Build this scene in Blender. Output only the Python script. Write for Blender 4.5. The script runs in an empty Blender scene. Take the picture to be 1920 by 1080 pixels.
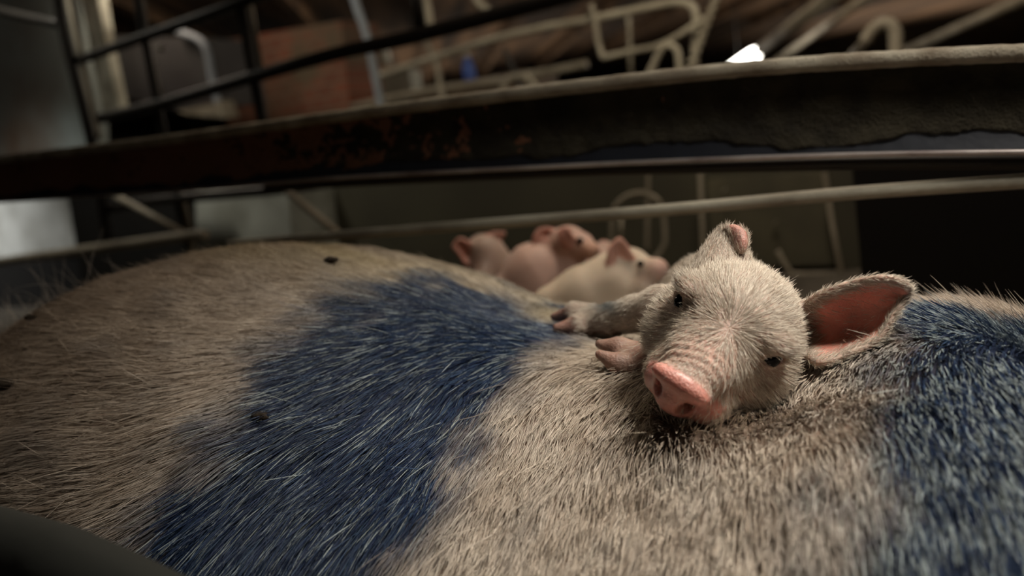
import bpy, math, random
import numpy as np
from mathutils import Vector, Matrix, noise as mnoise

# ------------------------------------------------------------------ camera
sc = bpy.context.scene
C = sc.collection
rng = np.random.default_rng(7)
random.seed(7)
FPX = 1493.0                      # focal length in pixels of the 1920 frame
CAM = np.array([0.0, 0.0, 0.48])
yaw, pitch, roll = np.radians([32.3, 10.2, 8.0])
FW = np.array([-np.sin(yaw) * np.cos(pitch), np.cos(yaw) * np.cos(pitch), -np.sin(pitch)])
_r0 = np.array([np.cos(yaw), np.sin(yaw), 0.0])
_u0 = np.cross(_r0, FW)
CR = np.cos(roll) * _r0 - np.sin(roll) * _u0
CU = np.sin(roll) * _r0 + np.cos(roll) * _u0

cd = bpy.data.cameras.new('camera')
cam = bpy.data.objects.new('camera', cd)
C.objects.link(cam)
cd.sensor_width = 36.0
cd.lens = FPX / 1920 * 36
cd.clip_start = 0.01
cd.clip_end = 100
cd.dof.use_dof = True
cd.dof.focus_distance = 0.438
cd.dof.aperture_fstop = 4.3
cd.dof.aperture_blades = 0
M = Matrix(((CR[0], CU[0], -FW[0], CAM[0]), (CR[1], CU[1], -FW[1], CAM[1]), (CR[2], CU[2], -FW[2], CAM[2]), (0, 0, 0, 1)))
cam.matrix_world = M
sc.camera = cam

sc.view_settings.view_transform = 'Standard'
sc.view_settings.look = 'None'
sc.view_settings.gamma = 1
sc.view_settings.use_curve_mapping = False
sc.view_settings.exposure = 0.0
sc.cycles.use_denoising = True
sc.cycles.use_adaptive_sampling = True
sc.cycles.adaptive_threshold = 0.025
sc.cycles.max_bounces = 6
sc.cycles.diffuse_bounces = 3
sc.cycles.glossy_bounces = 3
sc.cycles.transmission_bounces = 2
sc.cycles.sample_clamp_indirect = 3.0

w = bpy.data.worlds.new('world')
sc.world = w
w.use_nodes = True
w.node_tree.nodes['Background'].inputs[0].default_value = (0.75, 0.72, 0.62, 1)
w.node_tree.nodes['Background'].inputs[1].default_value = 0.022


def area(name, loc, target, size, power, col, spread=180, sy=None):
    l = bpy.data.lights.new(name, 'AREA')
    l.energy = power
    l.color = col
    l.size = size
    if sy:
        l.shape = 'RECTANGLE'
        l.size_y = sy
    l.spread = math.radians(spread)
    o = bpy.data.objects.new(name, l)
    C.objects.link(o)
    o.location = loc
    o.rotation_euler = (Vector(target) - Vector(loc)).to_track_quat('-Z', 'Y').to_euler()
    return o


def point(name, loc, power, col, r=.08):
    l = bpy.data.lights.new(name, 'POINT'); l.energy = power; l.color = col; l.shadow_soft_size = r
    o = bpy.data.objects.new(name, l); C.objects.link(o); o.location = loc
    return o


area('overhead_lamp_light', (0.22, 0.46, 0.98), (-0.09, 0.42, 0.3), 0.16, 1.9, (1.0, 0.93, 0.82), 80, 0.28)
area('crest_fill', (-0.60, 1.25, 1.5), (-0.50, 0.5, 0.38), 0.3, 0.75, (1.0, 0.86, 0.60), 80, 0.4)  # added, no such lamp: lifts the crest of the sow's left back
area('creep_fill', (-0.20, 1.15, 1.45), (-0.30, 1.45, 0.2), 0.15, 4.2, (1.0, 0.84, 0.68), 130)  # put in above the creep pen so wire frames and litter show
area('block_fill', (-4.3, 1.2, 1.55), (-4.5, 2.1, 0.2), 0.2, 3.2, (0.97, 0.97, 0.95), 70)  # aimed at the concrete block only to brighten it, not a barn fixture
area('trough_fill', (-2.2, 1.05, 1.5), (-2.35, 1.9, 0.6), 0.2, 4.0, (1.0, 0.95, 0.82), 120)  # extra light added for the trough and the whitewashed post
area('pipe_fill', (-0.5, 1.45, 1.6), (-0.9, 2.9, 0.9), 0.3, 7.0, (1.0, 0.90, 0.70), 120)  # made-up front light so the bent pipes don't stay silhouettes
area('front_fill', (-1.2, -1.6, 1.3), (-0.4, 0.6, 0.5), 1.2, 1.0, (1.0, 0.90, 0.76), 160)  # weak fill added behind the camera for the rail's dark face
point('left_wall_fill', (-4.4, 1.25, 1.6), 1.6, (0.92, 0.97, 0.95), .1)  # invented point that brightens the left wall and block
point('brick_fill', (-3.3, 2.4, 1.6), 14, (1.0, 0.86, 0.70), .1)  # unseen point added to light the brick wall
point('barn_fill', (-0.6, 4.0, 1.55), 16, (1.0, 0.84, 0.66), .1)  # this and the next two: unseen points added to brighten background and ceiling
point('barn_fill', (1.5, 3.2, 1.6), 8, (1.0, 0.84, 0.66), .1)
point('barn_fill', (-3.2, 5.2, 1.6), 28, (1.0, 0.84, 0.66), .1)
area('ceiling_fill', (-6.0, 9.0, 0.95), (-6.0, 9.0, 3), 4.0, 20, (1.0, 0.86, 0.70), 170)  # upward fills invented for the ceiling boards, no fixtures stand there
area('ceiling_fill', (-1.0, 9.5, 0.95), (-1.0, 9.5, 3), 4.0, 20, (1.0, 0.86, 0.70), 170)
area('ceiling_fill', (-1.0, 15.5, 0.95), (-1.0, 15.5, 3), 4.0, 40, (1.0, 0.86, 0.70), 170)


# ------------------------------------------------------------------ helpers
def P(px, py, d):
    """the place seen at pixel (px, py), d metres deep"""
    return CAM + FW * d + CR * ((px - 960) / FPX * d) + CU * ((540 - py) / FPX * d)


def PY(px, py, Y):
    """the place on the vertical plane y = Y seen at pixel"""
    r = P(px, py, 1.0) - CAM
    return CAM + r * (Y / r[1])


def tag(o, label=None, cat=None, group=None, kind=None):
    if label: o['label'] = label
    if cat: o['category'] = cat
    if group: o['group'] = group
    if kind: o['kind'] = kind
    return o


def link(name, me, mat=None, parent=None, smooth=True):
    o = bpy.data.objects.new(name, me)
    C.objects.link(o)
    if mat is not None:
        me.materials.append(mat)
    if parent is not None:
        o.parent = parent
        pm = parent.matrix_world if parent.type != 'EMPTY' else Matrix.Translation(parent.location)
        o.matrix_parent_inverse = pm.inverted()
    if smooth and hasattr(me, 'polygons') and len(me.polygons):
        me.polygons.foreach_set('use_smooth', [True] * len(me.polygons))
    return o


def empty(name, loc):
    o = bpy.data.objects.new(name, None)
    C.objects.link(o)
    o.location = loc
    o.empty_display_size = 0.05
    return o


def mesh(name, V, Fs):
    me = bpy.data.meshes.new(name)
    V = np.asarray(V, dtype=np.float32)
    if isinstance(Fs, np.ndarray) and Fs.ndim == 2:
        n, k = Fs.shape
        me.vertices.add(len(V))
        me.vertices.foreach_set('co', V.ravel())
        me.loops.add(n * k)
        me.loops.foreach_set('vertex_index', Fs.astype(np.int32).ravel())
        me.polygons.add(n)
        me.polygons.foreach_set('loop_start', np.arange(0, n * k, k, dtype=np.int32))
        me.update(calc_edges=True)
    else:
        me.from_pydata([tuple(map(float, v)) for v in V], [], [tuple(f) for f in Fs])
        me.update()
    return me


def grid_faces(nu, nv, wrapv=False):
    i, j = np.meshgrid(np.arange(nu - 1), np.arange(nv if wrapv else nv - 1), indexing='ij')
    j2 = (j + 1) % nv
    return np.stack([i * nv + j, i * nv + j2, (i + 1) * nv + j2, (i + 1) * nv + j], -1).reshape(-1, 4)


def spline(pts, n):
    """catmull-rom through points, n samples"""
    pts = np.asarray(pts, float)
    if len(pts) == 2:
        t = np.linspace(0, 1, n)[:, None]
        return pts[0] * (1 - t) + pts[1] * t
    p = np.vstack([2 * pts[0] - pts[1], pts, 2 * pts[-1] - pts[-2]])
    out = []
    for t in np.linspace(0, len(pts) - 1 - 1e-9, n):
        i = int(t); f = t - i
        a, b, c, d = p[i:i + 4]
        out.append(.5 * ((2 * b) + (-a + c) * f + (2 * a - 5 * b + 4 * c - d) * f * f + (-a + 3 * b - 3 * c + d) * f ** 3))
    return np.array(out)


def tube_geo(path, r, seg=14, wob=0.0):
    path = np.asarray(path, float)
    n = len(path)
    T = np.gradient(path, axis=0)
    T /= np.linalg.norm(T, axis=1)[:, None] + 1e-12
    up = np.array([0, 0, 1.0]) if abs(T[0][2]) < .9 else np.array([0, 1.0, 0])
    N = np.cross(T[0], up); N /= np.linalg.norm(N)
    rr = np.full(n, r) if np.isscalar(r) else np.asarray(r, float)
    V = []
    a = np.linspace(0, 2 * np.pi, seg, endpoint=False)
    for i in range(n):
        N = N - T[i] * (N @ T[i]); N /= np.linalg.norm(N)
        B = np.cross(T[i], N)
        ri = rr[i] * (1 + wob * rng.standard_normal(seg) * .3)
        V.append(path[i] + (np.cos(a) * ri)[:, None] * N + (np.sin(a) * ri)[:, None] * B)
    V = np.vstack(V)
    F = [tuple(f) for f in grid_faces(n, seg, True)]
    V = np.vstack([V, path[:1], path[-1:]])
    for k in range(seg):
        F.append((len(V) - 2, (k + 1) % seg, k))
        F.append((len(V) - 1, (n - 1) * seg + k, (n - 1) * seg + (k + 1) % seg))
    return V, F


def tube(name, path, r, mat, parent=None, seg=14):
    V, F = tube_geo(path, r, seg)
    return link(name, mesh(name, V, F), mat, parent)


def box_geo(a, b, bev=0.0):
    """box between two corners, edges cut by bev"""
    a = np.minimum(a, b).astype(float); b2 = np.maximum(a, b).astype(float)
    import bmesh
    bm = bmesh.new()
    bmesh.ops.create_cube(bm, size=1)
    for v in bm.verts:
        v.co = Vector([(a[i] + b2[i]) / 2 + v.co[i] * (b2[i] - a[i]) for i in range(3)])
    if bev > 0:
        bmesh.ops.bevel(bm, geom=bm.edges[:], offset=bev, segments=2, affect='EDGES')
    return bm


def box(name, a, b, mat, parent=None, bev=0.004):
    bm = box_geo(np.array(a, float), np.array(b, float), bev)
    me = bpy.data.meshes.new(name)
    bm.to_mesh(me); bm.free()
    return link(name, me, mat, parent, smooth=False)


def merge_geo(gs):
    V = []; F = []; k = 0
    for v, f in gs:
        V.append(v); F += [tuple(i + k for i in q) for q in f]; k += len(v)
    return np.vstack(V), F


# smooth value noise in numpy (3-D, vectorised)
def vnoise(p, seed=0):
    p = np.asarray(p, float)
    i = np.floor(p).astype(np.int64); f = p - i
    f = f * f * (3 - 2 * f)

    def h(x, y, z):
        n = (x * 374761393 + y * 668265263 + z * 2147483647 + seed * 1274126177) & 0xffffffff
        n = ((n ^ (n >> 13)) * 1274126177) & 0xffffffff
        n = (n ^ (n >> 16)) & 0xffffffff
        return n / 4294967295.0 * 2 - 1
    r = 0
    for dx in (0, 1):
        wx = f[..., 0] if dx else 1 - f[..., 0]
        for dy in (0, 1):
            wy = f[..., 1] if dy else 1 - f[..., 1]
            for dz in (0, 1):
                wz = f[..., 2] if dz else 1 - f[..., 2]
                r = r + wx * wy * wz * h(i[..., 0] + dx, i[..., 1] + dy, i[..., 2] + dz)
    return r


def fbm(p, oct=3, seed=0):
    p = np.asarray(p, float)
    r = 0; a = 1
    for k in range(oct):
        r = r + a * vnoise(p * 2 ** k, seed + k); a *= .5
    return r


def sstep(a, b, x):
    t = np.clip((x - a) / (b - a), 0, 1)
    return t * t * (3 - 2 * t)


# ------------------------------------------------------------------ materials
def mat(name, col, rough=.6, metal=0.0, var=0.25, scale=8, bump=0.0, bscale=60, col2=None, spec=.4, attr=None, sss=0.0, coat=0.0):
    m = bpy.data.materials.new(name)
    m.use_nodes = True
    nt = m.node_tree; N = nt.nodes; L = nt.links
    b = N['Principled BSDF']
    b.inputs['Roughness'].default_value = rough
    b.inputs['Metallic'].default_value = metal
    b.inputs['Specular IOR Level'].default_value = spec
    if coat: b.inputs['Coat Weight'].default_value = coat; b.inputs['Coat Roughness'].default_value = .25
    tc = N.new('ShaderNodeTexCoord')
    no = N.new('ShaderNodeTexNoise'); no.inputs['Scale'].default_value = scale; no.inputs['Detail'].default_value = 5
    L.new(tc.outputs['Object'], no.inputs['Vector'])
    if attr:
        at = N.new('ShaderNodeAttribute'); at.attribute_name = attr
        mx = N.new('ShaderNodeMix'); mx.data_type = 'RGBA'; mx.blend_type = 'MULTIPLY'
        ra = N.new('ShaderNodeMapRange')
        ra.inputs[1].default_value = .3; ra.inputs[2].default_value = .7
        ra.inputs[3].default_value = 1 - var; ra.inputs[4].default_value = 1 + var * .5
        L.new(no.outputs[0], ra.inputs[0])
        mx.inputs[0].default_value = 1
        L.new(at.outputs['Color'], mx.inputs[6]); L.new(ra.outputs[0], mx.inputs[7])
        L.new(mx.outputs[2], b.inputs['Base Color'])
    else:
        cr = N.new('ShaderNodeValToRGB')
        c2 = col2 or tuple(c * (1 - var) for c in col)
        cr.color_ramp.elements[0].position = .35; cr.color_ramp.elements[1].position = .65
        cr.color_ramp.elements[0].color = (*c2, 1); cr.color_ramp.elements[1].color = (*col, 1)
        L.new(no.outputs[0], cr.inputs[0]); L.new(cr.outputs[0], b.inputs['Base Color'])
    if sss:
        b.inputs['Subsurface Weight'].default_value = sss
        b.inputs['Subsurface Radius'].default_value = (1.0, .35, .2)
        b.inputs['Subsurface Scale'].default_value = .006
    if bump:
        n2 = N.new('ShaderNodeTexNoise'); n2.inputs['Scale'].default_value = bscale; n2.inputs['Detail'].default_value = 6
        L.new(tc.outputs['Object'], n2.inputs['Vector'])
        bp = N.new('ShaderNodeBump'); bp.inputs['Strength'].default_value = bump; bp.inputs['Distance'].default_value = .003
        L.new(n2.outputs[0], bp.inputs['Height']); L.new(bp.outputs[0], b.inputs['Normal'])
    return m


def hair_mat(name, rough=.45):
    m = bpy.data.materials.new(name); m.use_nodes = True
    N = m.node_tree.nodes; L = m.node_tree.links
    b = N['Principled BSDF']
    b.inputs['Roughness'].default_value = rough
    b.inputs['Specular IOR Level'].default_value = .35
    at = N.new('ShaderNodeAttribute'); at.attribute_name = 'tint'
    L.new(at.outputs['Color'], b.inputs['Base Color'])
    return m


def emit(name, col, s):
    m = bpy.data.materials.new(name); m.use_nodes = True
    b = m.node_tree.nodes['Principled BSDF']
    b.inputs['Base Color'].default_value = (*col, 1)
    b.inputs['Emission Color'].default_value = (*col, 1)
    b.inputs['Emission Strength'].default_value = s
    return m


m_rail = mat('rusty_steel', (.13, .052, .030), .62, .25, col2=(.10, .040, .016), scale=9, bump=.6, bscale=350)
m_crust = mat('dried_dirt_crust', (.026, .022, .014), .95, 0, col2=(.012, .010, .007), scale=40, bump=1.0, bscale=500, spec=.15)
m_tubetop = mat('dusty_steel_tube', (.30, .27, .21), .72, .0, col2=(.15, .12, .085), scale=30, bump=.7, bscale=500, spec=.3)
m_bar = mat('galvanised_bar', (.34, .32, .26), .55, .3, col2=(.20, .18, .14), scale=14, bump=.3, bscale=300)
m_bluesteel = mat('worn_blue_steel', (.009, .011, .017), .5, .3, col2=(.005, .006, .010), scale=8, bump=.2)
m_lip = mat('bright_lip_steel', (.42, .38, .36), .35, .6, col2=(.20, .16, .15), scale=20)
m_darkpipe = mat('black_steel_pipe', (.018, .015, .012), .5, .3, scale=10)
m_cream = mat('dull_galvanised_tube', (.33, .29, .22), .6, .1, col2=(.19, .16, .115), scale=9)
m_whitepost = mat('whitewashed_post', (.62, .60, .48), .75, col2=(.22, .2, .15), scale=7)
m_bluegrey = mat('blue_grey_post', (.26, .28, .31), .6, col2=(.16, .17, .18), scale=7)
m_green = mat('dark_green_plastic', (.052, .047, .029), .6, col2=(.035, .031, .02), scale=3, bump=.1)
m_brownboard = mat('brown_board', (.085, .055, .030), .8, col2=(.045, .028, .016), scale=4)
m_black = mat('black_rubber', (.010, .009, .008), .8)
m_conc = mat('stained_concrete', (.36, .37, .33), .85, col2=(.17, .17, .14), scale=5.5, bump=.3, bscale=40)
m_bluewall = mat('pale_blue_plaster', (.24, .27, .25), .85, col2=(.10, .065, .040), scale=1.3, bump=.2, bscale=30)
m_floor = mat('dirty_slat_floor', (.10, .085, .065), .85, col2=(.05, .042, .03), scale=9, bump=.4)
m_steelpanel = mat('grey_side_panel', (.016, .017, .014), .8, .0, col2=(.010, .011, .009), scale=5, bump=.2)
m_hoof = mat('hoof_horn', (.20, .12, .085), .45, col2=(.075, .042, .034), scale=60, spec=.5)
m_eye = mat('wet_dark_eye', (.004, .003, .003), .08, spec=.12)
m_straw = mat('dry_straw', (.38, .31, .17), .8)
m_dung = mat('dried_dung', (.030, .020, .012), .95, bump=1, bscale=200)
m_white = mat('white_plastic', (.42, .42, .36), .6, col2=(.30, .30, .25))
m_blueplastic = mat('blue_plastic', (.06, .12, .42), .5)
m_farpig = mat('far_pig_skin', (.34, .22, .17), .7, attr=None, col2=(.22, .15, .11))

# brick wall and board ceiling
def brick_mat():
    m = bpy.data.materials.new('old_red_brick'); m.use_nodes = True
    N = m.node_tree.nodes; L = m.node_tree.links; b = N['Principled BSDF']
    tc = N.new('ShaderNodeTexCoord'); mp = N.new('ShaderNodeMapping')
    mp.inputs['Rotation'].default_value = (math.pi / 2, 0, 0)
    br = N.new('ShaderNodeTexBrick'); br.inputs['Scale'].default_value = 4
    br.inputs['Color1'].default_value = (.20, .065, .035, 1); br.inputs['Color2'].default_value = (.13, .05, .03, 1)
    br.inputs['Mortar'].default_value = (.16, .12, .08, 1); br.inputs['Mortar Size'].default_value = .02
    no = N.new('ShaderNodeTexNoise'); no.inputs['Scale'].default_value = 1.4; no.inputs['Detail'].default_value = 4
    mx = N.new('ShaderNodeMix'); mx.data_type = 'RGBA'
    ra = N.new('ShaderNodeMapRange'); ra.inputs[1].default_value = .5; ra.inputs[2].default_value = .62
    L.new(tc.outputs['Object'], mp.inputs[0]); L.new(mp.outputs[0], br.inputs['Vector']); L.new(tc.outputs['Object'], no.inputs['Vector'])
    L.new(no.outputs[0], ra.inputs[0]); L.new(ra.outputs[0], mx.inputs[0])
    L.new(br.outputs['Color'], mx.inputs[6]); mx.inputs[7].default_value = (.10, .075, .045, 1)
    L.new(mx.outputs[2], b.inputs['Base Color']); b.inputs['Roughness'].default_value = .9
    return m


def board_mat():
    m = bpy.data.materials.new('brown_ceiling_boards'); m.use_nodes = True
    N = m.node_tree.nodes; L = m.node_tree.links; b = N['Principled BSDF']
    tc = N.new('ShaderNodeTexCoord'); mp = N.new('ShaderNodeMapping')
    mp.vector_type = 'TEXTURE'; mp.inputs['Rotation'].default_value = (0, 0, math.radians(36.5))
    mp.inputs['Scale'].default_value = (.22, 4, 1)
    no = N.new('ShaderNodeTexNoise'); no.inputs['Scale'].default_value = 1.3; no.inputs['Detail'].default_value = 3
    cr = N.new('ShaderNodeValToRGB')
    cr.color_ramp.elements[0].position = .4; cr.color_ramp.elements[1].position = .62
    cr.color_ramp.elements[0].color = (.035, .020, .012, 1); cr.color_ramp.elements[1].color = (.22, .13, .07, 1)
    L.new(tc.outputs['Object'], mp.inputs[0]); L.new(mp.outputs[0], no.inputs['Vector']); L.new(no.outputs[0], cr.inputs[0])
    L.new(cr.outputs[0], b.inputs['Base Color']); b.inputs['Roughness'].default_value = .9
    return m


m_brick = brick_mat(); m_boards = board_mat()
m_skin = mat('sow_skin', (1, 1, 1), .75, attr='tint', var=.25, scale=22, bump=.5, bscale=140, spec=.2)
m_pskin = mat('piglet_skin', (1, 1, 1), .5, attr='tint', var=.18, scale=90, bump=.35, bscale=700, sss=.25)
m_hair = hair_mat('hair')

# ------------------------------------------------------------------ the room
Z0 = 0.0
def slab(name, a, b, m, bev=0.0):
    o = box(name, a, b, m, None, bev); tag(o, kind='structure'); return o

HC = 1.75
slab('floor', (-16, -2.5, -.1), (8, 20.0, 0), m_floor)
slab('ceiling', (-16, -2.5, HC), (8, 20.0, HC + .1), m_boards)
slab('wall_back', (-16, 20.0, 0), (8, 20.1, HC), m_brownboard)
slab('wall_left', (-16.1, -2.5, 0), (-16, 20.0, HC), m_bluewall)
slab('wall_right', (8, -2.5, 0), (8.1, 20.0, HC), m_brownboard)
slab('wall_front', (-16, -2.6, 0), (8, -2.5, HC), m_brownboard)


# ------------------------------------------------------------------ the crate beside the sow (plane Y = RY)
RY = 0.68
def along(pts, Y, n=90):
    return spline([PY(x, y, Y) for x, y in pts], n)


rail = empty('crate_rail', PY(960, 240, RY) * np.array([1, 1, 0]) + np.array([0, 0, .45]))
tag(rail, 'thick dirt-crusted steel crate rail with rounded top, above the sow', 'rail')
TOP = [(-260, 329), (0, 299), (300, 264), (640, 217), (900, 184), (1150, 155), (1400, 129), (1650, 112), (1920, 99), (2200, 92), (3200, 67)]
LIP = [(-260, 392), (0, 378), (300, 359), (500, 344), (640, 333), (1000, 314), (1280, 301), (1600, 290), (1920, 285), (2200, 282), (3200, 271)]
tp = along(TOP, RY, 260); lp = along(LIP, RY, 260)
V, F = tube_geo(tp, .0064, 16)
n_ = vnoise(V * 160) * .5 + vnoise(V * 420, 3) * .5
V = V + np.array([0, 0, 1.0]) * (n_ * .0006)[:, None]
link('top_tube', mesh('top_tube', V, F), m_tubetop, rail)
# the plate with its crust: a closed slab, front towards the sow
nu, nv = 900, 70
tpx = spline(tp[::7], nu); lpx = spline(lp[::7], nu)
s = np.linspace(0, 1, nv)[None, :, None]
front = tpx[:, None] * (1 - s) + lpx[:, None] * s
sv = np.broadcast_to(s[..., 0], (nu, nv))
edge = .84 + .07 * fbm(np.stack([tpx[:, 0] * 22, 0 * tpx[:, 0], 0 * tpx[:, 0]], -1), 6, 5)
crust = sstep(0, .02, edge[:, None] - sv)
lump = fbm(front * 90, 4, 2)
bow = -.010 * np.sin(np.pi * sv)
front = front + np.array([0, 1.0, 0]) * (bow[..., None] * -1 - .0 + (-.0022 * crust * (1 + .5 * lump))[..., None])
back = front.copy(); back[..., 1] = RY + .018
V = np.vstack([front.reshape(-1, 3), back.reshape(-1, 3)])
gf = grid_faces(nu, nv)
me = mesh('plate', V, np.vstack([gf, gf[:, ::-1] + nu * nv]))
pl = link('plate', me, m_rail, rail)
me.materials.append(m_bluesteel); me.materials.append(m_crust)
cc = crust.reshape(-1); xs = V[:nu * nv, 0]
fm = cc[gf].mean(1)
far_rust = .5 + .5 * np.clip((-.62 - V[gf[:, 0], 0]) / .25, -1, 1) + .5 * vnoise(V[gf[:, 0]] * 60) + .4 * vnoise(V[gf[:, 0]] * 220) - 3 * (V[gf[:, 0], 0] > -.25)
idx = np.where(fm > .5, np.where(far_rust > .5, 0, 2), 1)
me.polygons.foreach_set('material_index', np.concatenate([idx, np.zeros(len(gf))]).astype(np.int32))
tube('bottom_lip', lp + np.array([0, -.001, 0]), .0022, m_lip, rail, 10)
tube('back_flange', along([(500, 352), (640, 342), (1000, 324), (1280, 314), (1600, 306), (1920, 304), (2200, 304), (3200, 304)], RY + .03, 80), .006, m_darkpipe, rail, 10)

lb = tube('crate_bar', along([(430, 458), (640, 441), (1000, 413), (1300, 389), (1600, 362), (1920, 340), (2200, 322), (3200, 258)], RY + .01), .0056, m_bar)
tag(lb, 'thin pale steel bar running under the crusted rail, above the sow\'s back', 'bar')

# rail on the near side, low and out of focus
nr = empty('crate_rail', P(150, 1060, .30))
tag(nr, 'dark grey-green crate rail nearest the lens, crossing the lower left corner', 'rail')
a = [P(-500, 880, .42), P(0, 1028, .33), P(150, 1086, .30), P(400, 1215, .27), P(900, 1500, .22)]
pth = spline(a, 40)
V, F = tube_geo(pth, .016, 18)
link('rail_tube', mesh('rail_tube', V, F), m_steelpanel, nr)
pb = pth + np.array([0, -.004, -.012])
lowr = pb.copy(); lowr[:, 2] = .02
g = np.stack([pb, lowr, lowr + np.array([0, -.008, 0]), pb + np.array([0, -.008, 0])], 1)
link('side_sheet', mesh('side_sheet', g.reshape(-1, 3), grid_faces(40, 4, True)), m_steelpanel, nr)

# ------------------------------------------------------------------ second crate behind (plane Y = 1.3)
Y2 = 1.30
def pipe(name, pts, Y, r, m, parent=None, n=30, seg=12):
    if isinstance(Y, (int, float)): Y = [Y] * len(pts)
    return tube(name, spline([PY(x, y, yy) for (x, y), yy in zip(pts, Y)], n if len(pts) > 2 else 2), r, m, parent, seg)


def ext(a, b, s):
    """extend the line a->b by s of its length beyond both ends"""
    a = np.array(a, float); b = np.array(b, float); return tuple(a - (b - a) * s), tuple(b + (b - a) * s)


cf = empty('pipe_crate', PY(480, 500, Y2) * np.array([1, 1, 0]))
tag(cf, 'black pipe frame of the crate behind, crossing the upper left', 'crate frame')
pipe('top_rail', [(150, 112), (280, 66), (400, 24), (520, -22), (700, -95)], Y2, .013, m_darkpipe, cf)
pipe('middle_rail', [(188, 222), (310, 193), (500, 137), (640, 98), (760, 72), (1010, 6), (1250, -60)], Y2, .0145, m_darkpipe, cf)
pipe('lower_rail', [(200, 392), (300, 376), (520, 356), (640, 338)], Y2, .012, m_darkpipe, cf)
pipe('post', [(105, -60), (115, 40), (172, 268), (205, 470)], Y2 - .02, .014, m_darkpipe, cf)
pipe('post', [(248, -60), (262, 20), (306, 250), (352, 462)], Y2 + .01, .0105, m_darkpipe, cf)
pipe('post', [(442, -60), (452, 10), (492, 225), (520, 352)], Y2 + .01, .0135, m_darkpipe, cf)
pipe('post', [(774, -60), (790, 62)], Y2 + .01, .011, m_darkpipe, cf)
pipe('galvanised_strip', [(462, -40), (489, 128)], Y2 + .03, .006, m_cream, cf)
pipe('galvanised_strip', [(262, -30), (276, 52)], Y2 + .03, .006, m_cream, cf)
pipe('galvanised_strip', [(284, 110), (306, 200)], Y2 + .03, .006, m_cream, cf)
pipe('galvanised_strip', [(127, -20), (150, 92), (185, 262)], Y2 + .04, .010, m_cream, cf)
pipe('brace', [(-120, -20), (0, 20), (110, 45)], Y2 - .02, .012, m_darkpipe, cf)
o = pipe('feeding_bar', [(-160, 522), (0, 491), (150, 470), (350, 443), (385, 441)], Y2 - .1, .0125, m_cream)
tag(o, 'pale pipe low at the left, behind the sow\'s rump', 'pipe')
pipe('diagonal_brace', [(215, 366), (350, 440)], Y2 - .03, .008, m_cream, cf)
pipe('diagonal_brace', [(530, 352), (640, 442)], Y2 - .1, .008, m_cream, cf)
o = pipe('support_post', [(338, 355), (356, 440), (362, 480)], Y2 + .02, .010, m_bar)
tag(o, 'short post standing in front of the stained concrete trough', 'post')

# whitewashed posts and dark hopper behind the frame
def pbox(name, quad, Y, depth, m, parent=None):
    """a board whose face is the quad seen in the plane y = Y, given real thickness"""
    f = np.array([PY(x, y, Y) for x, y in quad]); b = f + np.array([0, depth, 0])
    V = np.vstack([f, b]); n = len(quad)
    F = [tuple(range(n)), tuple(range(2 * n - 1, n - 1, -1))] + [((i + 1) % n, i, i + n, (i + 1) % n + n) for i in range(n)]
    me = mesh(name, V, F)
    import bmesh
    bm = bmesh.new(); bm.from_mesh(me)
    bmesh.ops.recalc_face_normals(bm, faces=bm.faces[:])
    bmesh.ops.bevel(bm, geom=bm.edges[:], offset=.004, segments=2, affect='EDGES')
    bm.to_mesh(me); bm.free()
    return link(name, me, m, parent, smooth=False)


o = pbox('whitewashed_post', [(138, -60), (174, -60), (199, 86), (224, 205), (192, 212), (170, 100)], 2.3, .05, m_whitepost)
tag(o, 'whitewashed upright post behind the black frame, upper left', 'post')
hp = empty('feed_hopper', PY(350, 500, 2.6) * np.array([1, 1, 0]))
tag(hp, 'dark box-shaped feed hopper with a pale rim behind the black pipe frame', 'hopper')
pbox('hopper_body', [(205, 66), (385, 72), (410, 200), (330, 206), (226, 182)], 2.6, .3, mat('hopper_grey', (.060, .055, .052), .6, scale=3, col2=(.035, .03, .03)), hp)
pipe('pale_rim', [(335, 60), (372, 74), (388, 96), (398, 150), (412, 205)], 2.58, .017, m_bluegrey, hp)
pbox('chute', [(330, 208), (398, 196), (412, 188), (424, 222), (350, 216)], 2.55, .08, m_cream, hp)
br_ = empty('gate_bolt', PY(302, 91, 1.28)); tag(br_, 'small shiny round bolt on the black post, upper left', 'bolt')
V, F = tube_geo([PY(302, 91, 1.29), PY(302, 91, 1.275), PY(302, 91, 1.265)], np.array([.008, .008, .004]), 14)
link('bolt_head', mesh('bolt_head', V, F), m_bar, br_)
o = pipe('blue_grey_post', [(650, -60), (668, 10), (690, 78), (718, 215)], 2.2, .014, m_bluegrey)
tag(o, 'thin blue-grey upright post behind the black rails, upper centre-left', 'post')
o = pipe('pale_post', [(775, -60), (797, 0), (806, 48)], 1.9, .013, m_cream)
tag(o, 'pale upright tube end hanging down to the black middle rail', 'post')

# brick pillar, concrete trough, pale plaster wall at the far left
o = pbox('wall_stub', [(404, 78), (640, 38), (668, 330), (440, 330)], 3.4, .3, m_brick); o.name = 'wall_brick'; tag(o, kind='structure')
tr = empty('concrete_trough', PY(450, 520, 1.75) * np.array([1, 1, 0]))
tag(tr, 'stained grey concrete trough end under the crate rail', 'trough')
pbox('trough_wall', [(285, 372), (540, 358), (552, 480), (560, 640), (330, 640), (300, 470)], 1.75, .25, m_conc, tr)
tw = pbox('concrete_block', [(-200, 372), (128, 366), (146, 480), (-200, 502)], 2.1, .3, mat('pale_concrete', (.75, .76, .72), .8, col2=(.45, .45, .41), scale=5))
tag(tw, 'bright pale concrete block at the left edge under the rail', 'block')
o = pbox('partition_wall', [(-400, -250), (140, -160), (176, 330), (-400, 420)], 2.5, .1, m_bluewall); o.name = 'wall_partition'; tag(o, kind='structure')
o = pbox('dark_plinth', [(-260, 509), (150, 484), (180, 700), (-260, 760)], 2.1, .3, m_black)
tag(o, 'black plinth under the bright concrete block at the left edge', 'plinth')
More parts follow.
